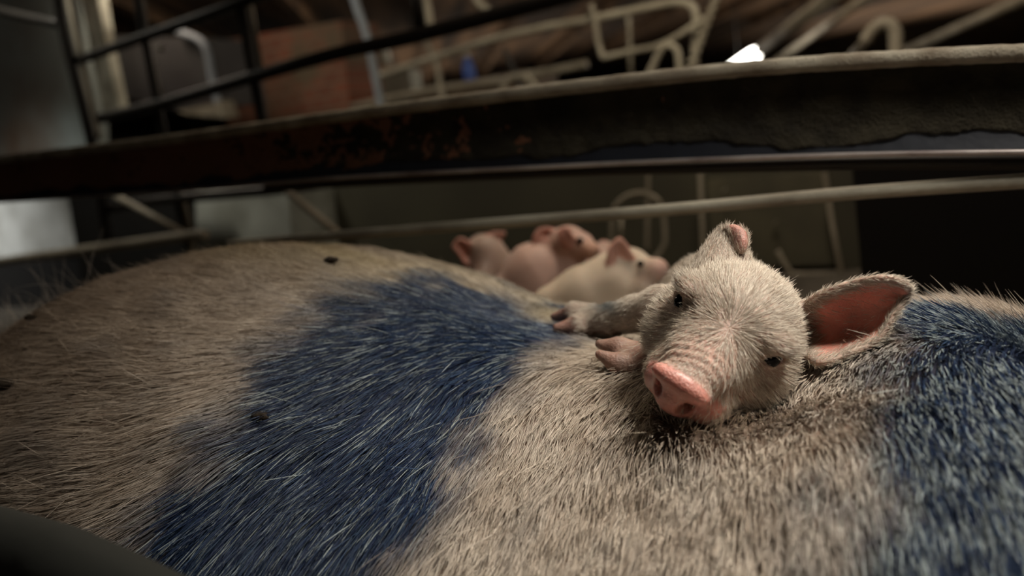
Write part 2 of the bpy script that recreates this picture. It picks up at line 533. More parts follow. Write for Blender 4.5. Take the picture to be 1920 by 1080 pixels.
o = pbox('dark_board', [(120, 330), (345, 330), (360, 640), (170, 640)], 1.6, .04, m_black)
tag(o, 'black board standing between the two concrete blocks', 'board')

# ------------------------------------------------------------------ creep pen behind the sow
pen = empty('pen_partition', PY(1300, 700, 1.9) * np.array([1, 1, 0]))
tag(pen, 'dark green-brown pen partition behind the small piglets', 'partition')
pbox('board', [(540, 292), (1700, 190), (1740, 700), (620, 700)], 1.95, .03, m_green, pen)
pbox('brown_sheet', [(1325, 338), (1545, 320), (1570, 500), (1335, 505)], 1.92, .02, mat('brown_sheet', (.085, .075, .045), .7, col2=(.05, .045, .028), scale=6), pen)
sd = pbox('side_board', [(1590, 240), (2300, 190), (2300, 800), (1640, 800)], 1.25, .03, m_black)
tag(sd, 'near-black side board filling the space right of the wire frames', 'board')
wf = empty('wire_frame', PY(1500, 640, 1.85) * np.array([1, 1, 0]))
tag(wf, 'bent pale wire frame with square corners hanging on the partition', 'wire frame')
pipe('bent_rod', [(1546, 325), (1550, 350), (1562, 430), (1575, 500), (1576, 512), (1570, 515), (1530, 515), (1488, 514), (1480, 508), (1470, 492), (1458, 470)], 1.85, .0058, m_cream, wf, 60)
pipe('upright_rod', [(1312, 300), (1314, 350), (1318, 460), (1320, 520)], 1.85, .0055, m_cream, wf)
hoop = empty('hoop_feeder', PY(1200, 620, 1.8) * np.array([1, 1, 0]))
tag(hoop, 'arched wire hoop with thin uprights behind the piglets\' heads', 'wire frame')
pipe('hoop', [(1148, 500), (1147, 420), (1152, 390), (1175, 368), (1205, 362), (1232, 374), (1243, 400), (1247, 450), (1240, 470), (1228, 485)], 1.8, .0058, m_cream, hoop, 60)
pipe('upright_rod', [(1216, 320), (1215, 368), (1213, 470)], 1.8, .0048, m_cream, hoop)
pipe('upright_rod', [(1165, 400), (1163, 470)], 1.8, .0045, m_cream, hoop)
V, F = tube_geo([PY(1356, 356, 1.92), PY(1356, 356, 1.905)], .012, 10)
o = pipe('partition_bolt', [(1357, 356), (1358, 357)], 1.9, .008, m_bar); tag(o, 'tiny pale bolt on the brown sheet, upper one', 'bolt')
o = pipe('partition_bolt', [(1453, 417), (1454, 418)], 1.9, .008, m_bar); tag(o, 'tiny pale bolt on the brown sheet, lower one', 'bolt')

# raised piglet deck and straw
slab('floor_creep', (-2.2, .80, .0), (.9, 1.88, .10), m_floor)

# ------------------------------------------------------------------ farther crates, pipes and lamps
def thing_pipe(name, label, cat, pts, Y, r, m, n=40, group=None, foot=False):
    pp = spline([PY(x, y, Y) for x, y in pts], n)
    if foot: pp = np.vstack([pp, [[pp[-1][0], pp[-1][1], z] for z in np.linspace(pp[-1][2] - .03, 0, 12)]])   # stands on the floor
    return tag(tube(name, pp, r, m, None, 12), label, cat, group)


fr = empty('pipe_crate', PY(1150, 400, 2.6) * np.array([1, 1, 0]))
tag(fr, 'pale bent-pipe crate top seen above the middle of the crusted rail', 'crate')
pipe('long_rail', [(700, 146), (815, 108), (930, 72), (1030, 50), (1110, 36), (1200, 17), (1255, 6), (1285, 6), (1302, 18), (1306, 42), (1304, 70), (1302, 140)], 2.6, .014, m_cream, fr, 80)
pipe('drop_rod', [(1108, 8), (1116, 40), (1121, 75), (1130, 108)], 2.55, .0095, m_cream, fr)
pipe('cross_rod', [(1130, 108), (1185, 96), (1243, 82), (1330, 30)], 2.55, .0095, m_cream, fr)
pipe('arch', [(1212, 150), (1226, 120), (1238, 96), (1250, 85), (1262, 87), (1272, 102), (1275, 150)], 2.5, .011, m_cream, fr, 50)
pipe('thin_upright', [(1178, 20), (1184, 150)], 3.0, .008, m_cream, fr)
ch = thing_pipe('hanging_chain_rod', 'pale knobbly rod slanting up beside the pipe arch', 'rod', [(1356, -40), (1340, 12), (1318, 70), (1290, 140)], 2.3, .0085, m_cream)
kn = []
for t in np.linspace(.15, .95, 10):
    c = PY(1356 + (1290 - 1356) * t, -40 + 180 * t, 2.3)
    kn.append(tube_geo([c - [0, 0, .010], c - [0, 0, .005], c, c + [0, 0, .005], c + [0, 0, .010]], np.array([.006, .0125, .0145, .0125, .006]), 10))
V, F = merge_geo(kn); link('knots', mesh('knots', V, F), m_cream, ch)
thing_pipe('hooked_pipe', 'pale hooked pipe end standing above the rail at the upper right', 'pipe', [(1622, 78), (1634, 60), (1652, 46), (1668, 46), (1678, 60), (1680, 80), (1680, 125)], 2.1, .016, m_cream, 60, None, True)
thing_pipe('curved_pipe', 'small curved pipe end just above the rail, centre', 'pipe', [(940, 200), (945, 160), (965, 143), (985, 143), (1000, 156), (1012, 180)], 3.0, .012, m_cream)
thing_pipe('curved_pipe', 'short curved pipe at the top edge above the black rail', 'pipe', [(884, -30), (895, 2), (915, 18), (930, 24)], 2.4, .012, m_cream)
thing_pipe('thin_rod', 'thin dull rod slanting beside the far crate, left of centre', 'rod', [(800, 80), (818, 120), (835, 215)], 3.0, .013, m_cream, 40, None, True)
thing_pipe('thin_rod', 'thin dull rod leaning right beside the blue bottle', 'rod', [(945, 90), (962, 130), (985, 190)], 3.2, .012, m_darkpipe, 40, None, True)
thing_pipe('far_rail', 'dull far rail running under the bent pale pipe', 'rail', [(660, 200), (800, 170), (940, 150), (1100, 120)], 3.4, .018, m_cream)

# far clutter
o = pbox('feed_sack', [(700, 140), (735, 128), (768, 132), (772, 165), (745, 192), (690, 196), (694, 160)], 4.2, .12, m_white)
tag(o, 'pale feed sack far behind, between posts at upper centre-left', 'sack')
bt = empty('blue_bottle', PY(878, 130, 3.8)); tag(bt, 'small blue bottle far behind the bent pale pipe', 'bottle')
c0 = PY(878, 125, 3.8)
V, F = tube_geo([c0 - [0, 0, .09], c0 - [0, 0, .085], c0 + [0, 0, .0], c0 + [0, 0, .03], c0 + [0, 0, .05]], np.array([.02, .035, .035, .02, .014]), 14)
link('bottle_body', mesh('bottle_body', V, F), m_blueplastic, bt)
V, F = tube_geo([c0 + [0, 0, .05], c0 + [0, 0, .07]], .016, 12); link('cap', mesh('cap', V, F), m_white, bt)
for k, (x, y, lab) in enumerate(((690, 118, 'left one of two small pale stand-ins for bright spots far behind the blue-grey post'), (722, 108, 'right one of two small pale stand-ins for bright spots far behind the blue-grey post'))):
    c0 = PY(x, y, 4.2)  # small bright spots, built as pale jar-shaped bodies
    V, F = tube_geo([c0 - [0, 0, .045], c0 - [0, 0, .04], c0 + [0, 0, .03], c0 + [0, 0, .045]], np.array([.03, .034, .034, .02]), 12)
    o = link('pale_spot', mesh('pale_spot', V, F), m_white); tag(o, lab, 'spot')


zb = PY(878, 125, 3.8)[2] - .091
zs = PY(730, 196, 4.2)[2] - .002
bx = PY(878, 150, 3.8)[0]; sx_ = PY(730, 160, 4.2)[0]
o = box('storage_crate', (bx - .25, 3.6, 0), (bx + .45, 4.0, zb), m_brownboard); tag(o, 'brown wooden crate far behind under the blue bottle', 'crate')
o = box('storage_crate', (sx_ - .35, 4.15, 0), (sx_ + .30, 4.6, zs), m_brownboard); tag(o, 'brown wooden crate far behind under the pale feed sack', 'crate')
# lamps hung from the ceiling: fixture line runs away along the aisle
def lamp(a, b, da, db, lit, label, r=.028, w=1):
    A = P(*a, da); B = P(*b, db)
    base = empty('tube_lamp', (A + B) / 2); tag(base, label, 'lamp')
    d = (B - A) / np.linalg.norm(B - A)
    Lm = np.linalg.norm(B - A)
    V, F = tube_geo([A + d * Lm * lit, B], r * .72, 12); link('housing', mesh('housing', V, F), m_cream, base)
    if lit > 0:
        q = np.linspace(0, 1, 9)
        prof = r * np.array([.3, .8, 1, 1, 1, .97, .92, .8, .5])
        V, F = tube_geo([A + d * Lm * lit * t for t in q], prof, 16)
        link('lit_tube', mesh('lit_tube', V, F), emit('lit_tube', (1.0, .95, .86), 14), base)
    for t in (.3, .85):
        c = A + d * Lm * t
        V, F = tube_geo([c, np.array([c[0], c[1], HC])], .002, 6); link('hanging_wire', mesh('hanging_wire', V, F), m_darkpipe, base)
    return base


lamp((1336, 160), (1580, -22), 5.6, 3.3, .50, 'glowing tube lamp above the rail at the upper right', .045)
o = tube('ceiling_conduit', np.array([P(1440, 125, 6.0), P(1640, -15, 3.6)]), .022, m_cream); tag(o, 'dull conduit running beside the glowing lamp', 'conduit')
o = tube('ceiling_conduit', np.array([P(1690, 98, 5.0), P(1960, -20, 3.4)]), .024, m_cream); tag(o, 'dull conduit slanting to the upper right corner', 'conduit')
o = tube('ceiling_conduit', np.array([P(1570, 130, 5.0), P(1640, 60, 3.4)]), .018, m_cream); tag(o, 'faint conduit just left of the hooked pipe', 'conduit')
# rafters under the ceiling, each running towards the far wall
for k in range(12):
    xa = -7.0 + k * 1.15
    ang = math.radians(36.5)
    A = np.array([xa + 3.2, .6, HC]); B = A + np.array([-math.sin(ang), math.cos(ang), 0]) * 14.0
    nrm = np.array([math.cos(ang), math.sin(ang), 0]) * .04
    V = [A - nrm, A + nrm, B + nrm, B - nrm]; V += [v + np.array([0, 0, -.12]) for v in V]
    F = [(0, 1, 2, 3), (7, 6, 5, 4), (0, 4, 5, 1), (1, 5, 6, 2), (2, 6, 7, 3), (3, 7, 4, 0)]
    o = link('beam', mesh('beam', np.array(V), F), mat('rafter', (.20, .12, .065), .9, col2=(.06, .035, .02), scale=3) if k == 0 else bpy.data.materials['rafter'], None, False)
    o.name = 'trim_%d' % (k + 1); tag(o, kind='structure')


# ------------------------------------------------------------------ the sow
KX = np.array([-.98, -.94, -.88, -.8, -.7, -.6, -.5, -.4, -.33, -.27, -.22, -.17, -.12, -.07, -.02, .03, .08, .15, .25, .6])
KZ = np.array([.30, .335, .3623, .3676, .4102, .4273, .4154, .3837, .3539, .3383, .3328, .3344, .3425, .3537, .3538, .3381, .3216, .3207, .3207, .3207])
_fx = np.linspace(-1.0, .6, 801)
_fz = np.interp(_fx, KX, KZ)
_k = np.exp(-.5 * (np.arange(-20, 21) / 7.0) ** 2); _k /= _k.sum()
_fz = np.convolve(np.pad(_fz, 20, 'edge'), _k, 'valid')
SYC = .46


def sow_point(X, th, detail=True):
    zt = np.interp(X, _fx, _fz)
    a = np.interp(X, [-1.0, -.985, -.96, -.93, -.88, -.8, -.6, -.3, -.15, 0, .3, .5, .56, .6], [.01, .06, .11, .16, .21, .26, .3, .29, .27, .27, .27, .22, .15, .02])
    endf = np.interp(X, [-1.0, -.985, -.96, -.92, .5, .56, .6], [.1, .45, .75, 1, 1, .7, .1])
    b = zt / 2 * endf
    p = np.stack([X + 0 * th, SYC + a * np.cos(th), zt / 2 + b * np.sin(th)], -1)
    if detail:
        n = np.stack([0 * X + 0 * th, np.cos(th) + 0 * X, np.sin(th) + 0 * X], -1)
        d = .004 * fbm(p * np.array([5, 9, 9]), 3, 11) + .0009 * fbm(p * 55, 2, 4)
        p = p + n * d[..., None]
        # soft flesh pressed down where the piglet's head rests
        for c, sg, dep in DENTS:
            r2 = ((p - c) ** 2).sum(-1) / sg ** 2
            p = p - n * (dep * np.exp(-.5 * r2))[..., None]
    return p


DENTS = [(P(1320, 720, .42), .028, .006), (P(1470, 700, .41), .03, .014), (P(1265, 812, .42), .020, -.009)]


def sow_tints(p, th):
    """colours of skin and hair: two painted blue bands round the body, yellowish dirt along the back, painted dimming towards the rump"""
    X = p[..., 0]
    wob = .019 * fbm(p * 14, 3, 21) + .018 * vnoise(p * 70, 22)
    b1 = sstep(-.425, -.365, X + wob) * sstep(-.235, -.285, X + wob * .8)
    b1 = b1 * sstep(1.12, 1.40, th + .25 * vnoise(p * 30, 25))
    b2 = sstep(-.088, -.018, X + wob * .7) * sstep(1.22, 1.42, th + .2 * vnoise(p * 30, 27))
    blue = np.clip(b1 + b2, 0, 1)
    patch = .5 + .5 * vnoise(p * 24, 31)
    dirt = sstep(1.85, 1.30, th) * sstep(-.12, -.30, X) * (.55 + .45 * vnoise(p * 20, 33))
    brown = sstep(-.30, -.62, X)  # browner towards the rump, with the dimmer light there put into the colour
    return blue, patch, np.clip(dirt, 0, 1), brown


sow = empty('sow', (-.3, SYC, 0))
tag(sow, 'large pale sow lying stretched across the picture with two blue painted bands', 'sow')
nx, nt = 560, 300
GX, GT = np.meshgrid(np.linspace(-1.0, .6, nx), np.linspace(-.9, np.pi + .9, nt), indexing='ij')
SP = sow_point(GX, GT)
V = SP.reshape(-1, 3); V[:, 2] = np.maximum(V[:, 2], .001)
me = mesh('body', V, grid_faces(nx, nt, True))
body = link('body', me, m_skin, sow)
bl, pa, di, bw = sow_tints(V, GT.reshape(-1))
tan = np.array([.27, .195, .15]); dk = np.array([.15, .10, .065]); dirtc = np.array([.21, .165, .070]); bluec = np.array([.007, .014, .040])
col = tan * (1 - bw[:, None] * .75) + dk * bw[:, None] * .75
col = col * (1 - .7 * di[:, None]) + dirtc * .7 * di[:, None]
col = col * (1 - bl[:, None]) + bluec * bl[:, None]
ca = me.color_attributes.new('tint', 'FLOAT_COLOR', 'POINT')
ca.data.foreach_set('color', np.hstack([col, np.ones((len(col), 1))]).astype(np.float32).ravel())


def make_fur(name, root, tip_dirs, lens, rad, tints, nrm, parent, npt=5, curl=.25, gravity=None):
    """one hair-curves object: root positions, growth directions, lengths, radii, colours"""
    N = len(root)
    cu = bpy.data.hair_curves.new(name)
    cu.add_curves([npt] * N)
    t = np.linspace(0, 1, npt)[None, :, None]
    L_ = lens[:, None, None]
    lay = tip_dirs[:, None, :]; up = nrm[:, None, :]
    jit = rng.standard_normal((N, 1, 3)) * curl
    pos = root[:, None, :] + L_ * (t * lay + (t ** 2) * jit * .5 - (t ** 2) * up * curl * .35)
    cu.points.foreach_set('position', pos.astype(np.float32).ravel())
    ra = cu.attributes.get('radius') or cu.attributes.new('radius', 'FLOAT', 'POINT')
    r = rad[:, None] * np.array([1, 1, .9, .7, .15] if npt == 5 else np.linspace(1, .2, npt))[None]
    ra.data.foreach_set('value', r.astype(np.float32).ravel())
    ca = cu.attributes.new('tint', 'FLOAT_COLOR', 'CURVE')
    ca.data.foreach_set('color', np.hstack([tints, np.ones((N, 1))]).astype(np.float32).ravel())
    o = bpy.data.objects.new(name, cu); C.objects.link(o)
    cu.materials.append(m_hair)
    o.parent = parent
    pm = Matrix.Translation(parent.location) if parent.type == 'EMPTY' else Matrix()
    o.matrix_parent_inverse = pm.inverted()
    o['kind'] = 'stuff'
    return o


# fur: dense short bristle lying along the body, longer over the bands
N = 300000
X = rng.uniform(-.97, .36, N); th = rng.uniform(.75, 2.85, N)
p0 = sow_point(X, th)
e = 1e-3
pX = (sow_point(X + e, th) - p0) / e; pT = (sow_point(X, th + e) - p0) / e
pX /= np.linalg.norm(pX, axis=1)[:, None]; pT /= np.linalg.norm(pT, axis=1)[:, None]
nr_ = np.cross(pT, pX); nr_ /= np.linalg.norm(nr_, axis=1)[:, None]
nr_ *= np.sign((nr_ * np.stack([0 * th, np.cos(th), np.sin(th)], -1)).sum(1))[:, None]
phi = np.radians(np.interp(X, [-.9, -.6, -.45, -.35, -.25, -.12, 0.0, .2], [2, 10, 40, 78, 95, 100, 104, 106]))
phi = phi * (.25 + .75 * sstep(1.25, 1.85, th)) + .20 * vnoise(p0 * 9, 41) + .10 * vnoise(p0 * 45, 42) + .07 * rng.standard_normal(N)
erect = np.interp(X, [-.9, -.5, -.3, -.15, 0.0, .2], [.12, .14, .20, .26, .40, .5]) + .08 * vnoise(p0 * 20, 43) + .07 * rng.standard_normal(N)
nosed = np.exp(-((np.linalg.norm(p0 - P(1290, 792, .405), axis=1) / .020) ** 2))   # ruffled up by the snout
erect = erect + .55 * nosed
stray = rng.random(N) < .02
erect = np.where(stray, erect + .22, erect); phi = np.where(stray, phi + .3 * rng.standard_normal(N), phi)
lay = -pX * np.cos(phi)[:, None] + pT * np.sin(phi)[:, None]
dirs = lay * np.cos(erect)[:, None] + nr_ * np.sin(erect)[:, None]
lens = np.interp(X, [-.9, -.6, -.4, -.3, -.2, -.1, .1], [.014, .014, .022, .025, .021, .017, .016]) * rng.uniform(.6, 1.25, N)
bl, pa, di, bw = sow_tints(p0, th)
lens *= 1 + .25 * sstep(1.9, 2.3, th)
lens *= 1 - .40 * sstep(1.65, 1.35, th) * sstep(-.05, -.2, X)
erect = erect * (1 - .5 * sstep(1.65, 1.35, th) * sstep(-.05, -.2, X))
dirs = lay * np.cos(erect)[:, None] + nr_ * np.sin(erect)[:, None]
lens = np.where(stray, lens * 1.4, lens) * (1 + .25 * nosed)
rad = .00016 * rng.uniform(.6, 1.6, N) * np.interp(X, [-.6, -.4], [.8, 1])
cream = np.array([.70, .62, .53]); sand = np.array([.32, .245, .185]); dirtc = np.array([.40, .33, .16])
mixn = np.clip(.5 + .35 * vnoise(p0 * 60, 51) + .25 * rng.standard_normal(N), 0, 1)[:, None]
base = cream * (1 - .9 * mixn) + sand * .9 * mixn
brownc = np.array([.22, .155, .105]) * (.7 + .5 * (1 - mixn))  # brown coat, deepened to paint in the dim left flank
base = base * (1 - .7 * bw[:, None]) + brownc * .7 * bw[:, None]
base = base * (1 - .65 * di[:, None]) + dirtc * (.7 + .4 * (1 - mixn)) * .65 * di[:, None]
u = rng.random(N)[:, None]
u = np.clip(u + .30 * sstep(-.15, -.03, X)[:, None] * (u > .35), 0, 1)
bcol = np.where(u < .55, np.array([.008, .021, .066]), np.where(u < .88, np.array([.032, .060, .115]), np.array([.32, .37, .38])))
bcol = bcol * rng.uniform(.6, 1.3, N)[:, None]
dyed = np.clip(bl * 1.25 + .20 * vnoise(p0 * 50, 52), 0, 1)[:, None]
tint = base * (1 - dyed) + bcol * dyed
make_fur('coat', p0, dirs, lens, rad, np.clip(tint, 0, 1), nr_, sow, 5, .09)
# a few long tail-end hairs at the rump
k = 60
Xr = rng.uniform(-.86, -.72, k); tr_ = rng.uniform(1.5, 2.0, k); pr = sow_point(Xr, tr_)
dr = np.stack([rng.uniform(-.9, .1, k), rng.uniform(-.5, .3, k), rng.uniform(.4, 1.1, k)], -1)
make_fur('tail_hairs', pr, dr / np.linalg.norm(dr, axis=1)[:, None], rng.uniform(.03, .07, k), np.full(k, .00016), np.tile([.42, .38, .34], (k, 1)), dr * .6, sow, 5, .7)
# dried dung specks stuck in the coat
for (a_, b_, r_) in ((628, 489, .007), (8, 728, .009), (490, 790, .006), (60, 597, .006)):
    D = 9e9; best = None
    q = SP.reshape(-1, 3) - CAM; dd = q @ FW
    ok = dd > .1
    px = 960 + FPX * (q @ CR) / dd; py = 540 - FPX * (q @ CU) / dd
    m_ = ok & ((px - a_) ** 2 + (py - b_) ** 2 < 64)
    if not m_.any(): continue
    i = np.where(m_)[0][dd[m_].argmin()]; c0 = SP.reshape(-1, 3)[i]
    import bmesh
    bm = bmesh.new(); bmesh.ops.create_icosphere(bm, subdivisions=3, radius=1)
    vv = np.array([v.co for v in bm.verts]); vv = vv * (1 + .35 * vnoise(vv * 2.2 + a_, 5))[:, None] * np.array([1.4, .8, .6]) * r_ * .7 + c0 + np.array([0, -.002, .004])
    for v, c in zip(bm.verts, vv): v.co = c
    me = bpy.data.meshes.new('dung_speck'); bm.to_mesh(me); bm.free()
    o = link('dung_speck', me, m_dung)
    tag(o, {628: 'small dark dung speck on top of the sow\'s back', 8: 'dark dung clump at the left edge of the sow', 490: 'dark dung speck in the blue band of fur', 60: 'dark speck on the rump among long tail hairs'}[a_], 'dung speck')


# ------------------------------------------------------------------ signed-distance bodies
def smin(a, b, k):
    h = np.clip(.5 + .5 * (b - a) / k, 0, 1)
    return b * (1 - h) + a * h - k * h * (1 - h)


def smax(a, b, k): return -smin(-a, -b, k)


def s_ell(q, c, r, R=None):
    p = q - np.asarray(c, np.float32)
    if R is not None: p = p @ np.asarray(R, np.float32).T      # rows of R: local axes
    r = np.asarray(r, np.float32)
    k0 = np.sqrt(((p / r) ** 2).sum(-1)); k1 = np.sqrt(((p / r ** 2) ** 2).sum(-1)) + 1e-9
    return k0 * (k0 - 1) / k1


def s_cone(q, a, b, ra, rb):
    a = np.asarray(a, np.float32); b = np.asarray(b, np.float32)
    ab = b - a; t = np.clip(((q - a) @ ab) / (ab @ ab), 0, 1)
    d = q - a - t[..., None] * ab
    return np.sqrt((d ** 2).sum(-1)) - (ra + (rb - ra) * t)


def s_chain(q, pts, rs, k=.006):
    d = None
    for i in range(len(pts) - 1):
        e_ = s_cone(q, pts[i], pts[i + 1], rs[i], rs[i + 1])
        d = e_ if d is None else smin(d, e_, k)
    return d


def surface_nets(f, org, h):
    """f: grid of distances -> vertices, quads"""
    ins = f < 0
    nx, ny, nz = f.shape
    cell = np.zeros((nx - 1, ny - 1, nz - 1), np.int8)
    for dx in (0, 1):
        for dy in (0, 1):
            for dz in (0, 1):
                cell += ins[dx:nx - 1 + dx, dy:ny - 1 + dy, dz:nz - 1 + dz]
    act = (cell > 0) & (cell < 8)
    I = np.argwhere(act)
    idx = np.full(act.shape, -1, np.int64); idx[act] = np.arange(len(I))
    acc = np.zeros((len(I), 3)); cnt = np.zeros(len(I))
    cor = [(a, b, c) for a in (0, 1) for b in (0, 1) for c in (0, 1)]
    for i, c0 in enumerate(cor):
        for c1 in cor[i + 1:]:
            if sum(abs(a - b) for a, b in zip(c0, c1)) != 1: continue
            v0 = f[I[:, 0] + c0[0], I[:, 1] + c0[1], I[:, 2] + c0[2]]; v1 = f[I[:, 0] + c1[0], I[:, 1] + c1[1], I[:, 2] + c1[2]]
            m_ = (v0 < 0) != (v1 < 0)
            t = np.where(m_, v0 / np.where(m_, v0 - v1, 1), 0)
            pt = np.array(c0) + t[:, None] * (np.array(c1) - np.array(c0))
            acc += np.where(m_[:, None], pt, 0); cnt += m_
    V = org + h * (I + acc / cnt[:, None])
    Q = []
    for ax in range(3):
        o1, o2 = [(1, 2), (2, 0), (0, 1)][ax]
        sl0 = [slice(None)] * 3; sl1 = [slice(None)] * 3
        sl0[ax] = slice(0, -1); sl1[ax] = slice(1, None)
        ch_ = ins[tuple(sl0)] != ins[tuple(sl1)]
        E = np.argwhere(ch_)
        E = E[(E[:, o1] > 0) & (E[:, o2] > 0) & (E[:, o1] < f.shape[o1] - 1) & (E[:, o2] < f.shape[o2] - 1)]
        d1 = np.zeros(3, int); d1[o1] = 1; d2 = np.zeros(3, int); d2[o2] = 1
        q = np.stack([idx[tuple((E - d1 - d2).T)], idx[tuple((E - d2).T)], idx[tuple(E.T)], idx[tuple((E - d1).T)]], -1)
        s0 = ins[tuple(E.T)]
        q = np.where(s0[:, None], q, q[:, ::-1])
        Q.append(q)
    return V, np.vstack(Q)


def vnormals(V, Q):
    n = np.cross(V[Q[:, 2]] - V[Q[:, 0]], V[Q[:, 3]] - V[Q[:, 1]])
    N_ = np.zeros_like(V)
    for k in range(4): np.add.at(N_, Q[:, k], n)
    return N_ / (np.linalg.norm(N_, axis=1)[:, None] + 1e-12), np.linalg.norm(n, axis=1) / 2


def smooth_verts(V, Q, it=2, lam=.5):
    E = np.vstack([Q[:, [0, 1]], Q[:, [1, 2]], Q[:, [2, 3]], Q[:, [3, 0]]])
    for _ in range(it):
        s_ = np.zeros_like(V); c = np.zeros(len(V))
        np.add.at(s_, E[:, 0], V[E[:, 1]]); np.add.at(c, E[:, 0], 1)
        np.add.at(s_, E[:, 1], V[E[:, 0]]); np.add.at(c, E[:, 1], 1)
        V = V * (1 - lam) + lam * s_ / c[:, None]
    return V


def cc(px, py, d):
    """camera-frame coordinates (right, up, deep) of a seen place"""
    return np.array([(px - 960) / FPX * d, (540 - py) / FPX * d, d], np.float32)


def to_world(V): return CAM + V[:, :1] * CR + V[:, 1:2] * CU + V[:, 2:3] * FW


def ear_sheet(rows, nu=46, nv=30):
    """rows: list over the length, each a list of (px,py,d) over the width -> sheet points (camera frame)"""
    R_ = [spline([cc(*p) for p in r], nv) for r in rows]
    R_ = np.array(R_)
    return np.array([spline(R_[:, j], nu) for j in range(nv)]).transpose(1, 0, 2)


def s_sheet(f, q_org, h, S, r0, r1, k=.0035):
    """union a thin sheet (tapering thickness r0 -> r1) into the grid f"""
    pts = S.reshape(-1, 3); nu = S.shape[0]
    tt = np.repeat(np.linspace(0, 1, nu), S.shape[1]); rr = r0 + (r1 - r0) * np.clip(tt * 3, 0, 1)
    lo = np.maximum(((pts.min(0) - .008 - q_org) / h).astype(int), 0)
    hi = np.minimum(((pts.max(0) + .008 - q_org) / h).astype(int) + 1, np.array(f.shape) - 1)
    ax = [q_org[i] + h * np.arange(lo[i], hi[i] + 1) for i in range(3)]
    G = np.stack(np.meshgrid(*ax, indexing='ij'), -1).astype(np.float32)
    D = np.full(G.shape[:3], 1.0, np.float32)
    for p, r in zip(pts, rr):
        a = np.maximum(((p - .006 - q_org) / h).astype(int) - lo, 0); b = ((p + .006 - q_org) / h).astype(int) + 2 - lo
        s_ = tuple(slice(a[i], max(a[i], b[i])) for i in range(3))
        g = G[s_]
        if g.size == 0: continue
        D[s_] = np.minimum(D[s_], np.sqrt(((g - p.astype(np.float32)) ** 2).sum(-1)) - r)
    sl = tuple(slice(lo[i], hi[i] + 1) for i in range(3))
    D = np.minimum(D, .006)
    f[sl] = np.where(D < .0059, smin(f[sl], D, k), f[sl])
    return f


def grid(lo, hi, h):
    ax = [np.arange(lo[i], hi[i] + h, h, dtype=np.float32) for i in range(3)]
    return np.stack(np.meshgrid(*ax, indexing='ij'), -1), np.array(lo, float)


def nearest(V, pts, chunk=4000):
    out = np.empty(len(V), int); dist = np.empty(len(V))
    for i in range(0, len(V), chunk):
        d = ((V[i:i + chunk, None] - pts[None]) ** 2).sum(-1)
        out[i:i + chunk] = d.argmin(1); dist[i:i + chunk] = np.sqrt(d.min(1))
    return out, dist


def sheet_normals(S):
    du = np.gradient(S, axis=0); dv = np.gradient(S, axis=1)
    n = np.cross(du, dv); n /= np.linalg.norm(n, axis=-1)[..., None] + 1e-12
    return n


def finish(name, V, Q, tints, m, parent):
    """camera-frame surface -> world mesh with colours"""
    W = to_world(V)
    vol = (W[Q[:, 0]] * np.cross(W[Q[:, 1]], W[Q[:, 2]])).sum()
    if vol < 0: Q = Q[:, ::-1].copy()
    me = mesh(name, W, Q)
    o = link(name, me, m, parent)
    ca = me.color_attributes.new('tint', 'FLOAT_COLOR', 'POINT')
    ca.data.foreach_set('color', np.hstack([tints, np.ones((len(W), 1))]).astype(np.float32).ravel())
    return o, W, Q


# ------------------------------------------------------------------ the sleepy piglet on the sow's back
# head frame, written in camera-frame axes
hn = np.array([-.60, -.485, -.64]); hn /= np.linalg.norm(hn)                 # towards the nose
hx = np.array([.77, -.54, -.34]); hx -= hn * (hx @ hn); hx /= np.linalg.norm(hx)
hy = np.array([.181, .697, -.697]); hy -= hn * (hy @ hn); hy -= hx * (hy @ hx); hy /= np.linalg.norm(hy)
HO = np.array([.1232, -.0170, .434])
HR = np.array([hx, hy, hn])
def hl(x, y, z): return HO + x * hx + y * hy + z * hn


h_ = .00125
Gq, org = grid((.015, -.085, .345), (.222, .050, .74), h_)
q = (Gq.reshape(-1, 3) - HO.astype(np.float32)) @ HR.T.astype(np.float32)
q = q.reshape(Gq.shape)                                                       # head-frame coordinates
f = s_ell(q, (0, -.006, -.002), (.0365, .0300, .0400))
f = smin(f, s_ell(q, (0, .007, .008), (.026, .0190, .026)), .012)              # forehead
f = smin(f, s_cone(q, (0, -.004, .022), (0, -.004, .062), .0285, .0150), .014)  # muzzle
f = smin(f, s_ell(q, (0, .006, .045), (.017, .010, .020)), .008)              # bridge of the snout
for sx in (-1, 1):
    f = smin(f, s_ell(q, (sx * .023, -.014, .014), (.0195, .019, .026)), .010)  # cheeks
    f = smin(f, s_ell(q, (sx * .012, -.013, .050), (.0125, .012, .015)), .006)  # lip pads
    f = smin(f, s_ell(q, (sx * .0255, .0205, .0215), (.0105, .0048, .0085)), .005)  # brow
f = smin(f, s_cone(q, (0, -.020, .0), (0, -.017, .058), .019, .009), .006)    # lower jaw
# folds across the snout just behind the disc
zz = q[..., 2]
fold = np.exp(-((zz - .0565) / .0085) ** 2) * np.clip((q[..., 1] + .012) / .012, 0, 1)
f = f + fold * .00075 * np.sin(zz * 2 * np.pi / .0042 + 2.0 * np.sin(q[..., 0] * 160) + q[..., 1] * 120)
fold2 = np.exp(-((zz - .030) / .006) ** 2) * np.exp(-(q[..., 0] / .010) ** 2)
f = f + fold2 * .0009
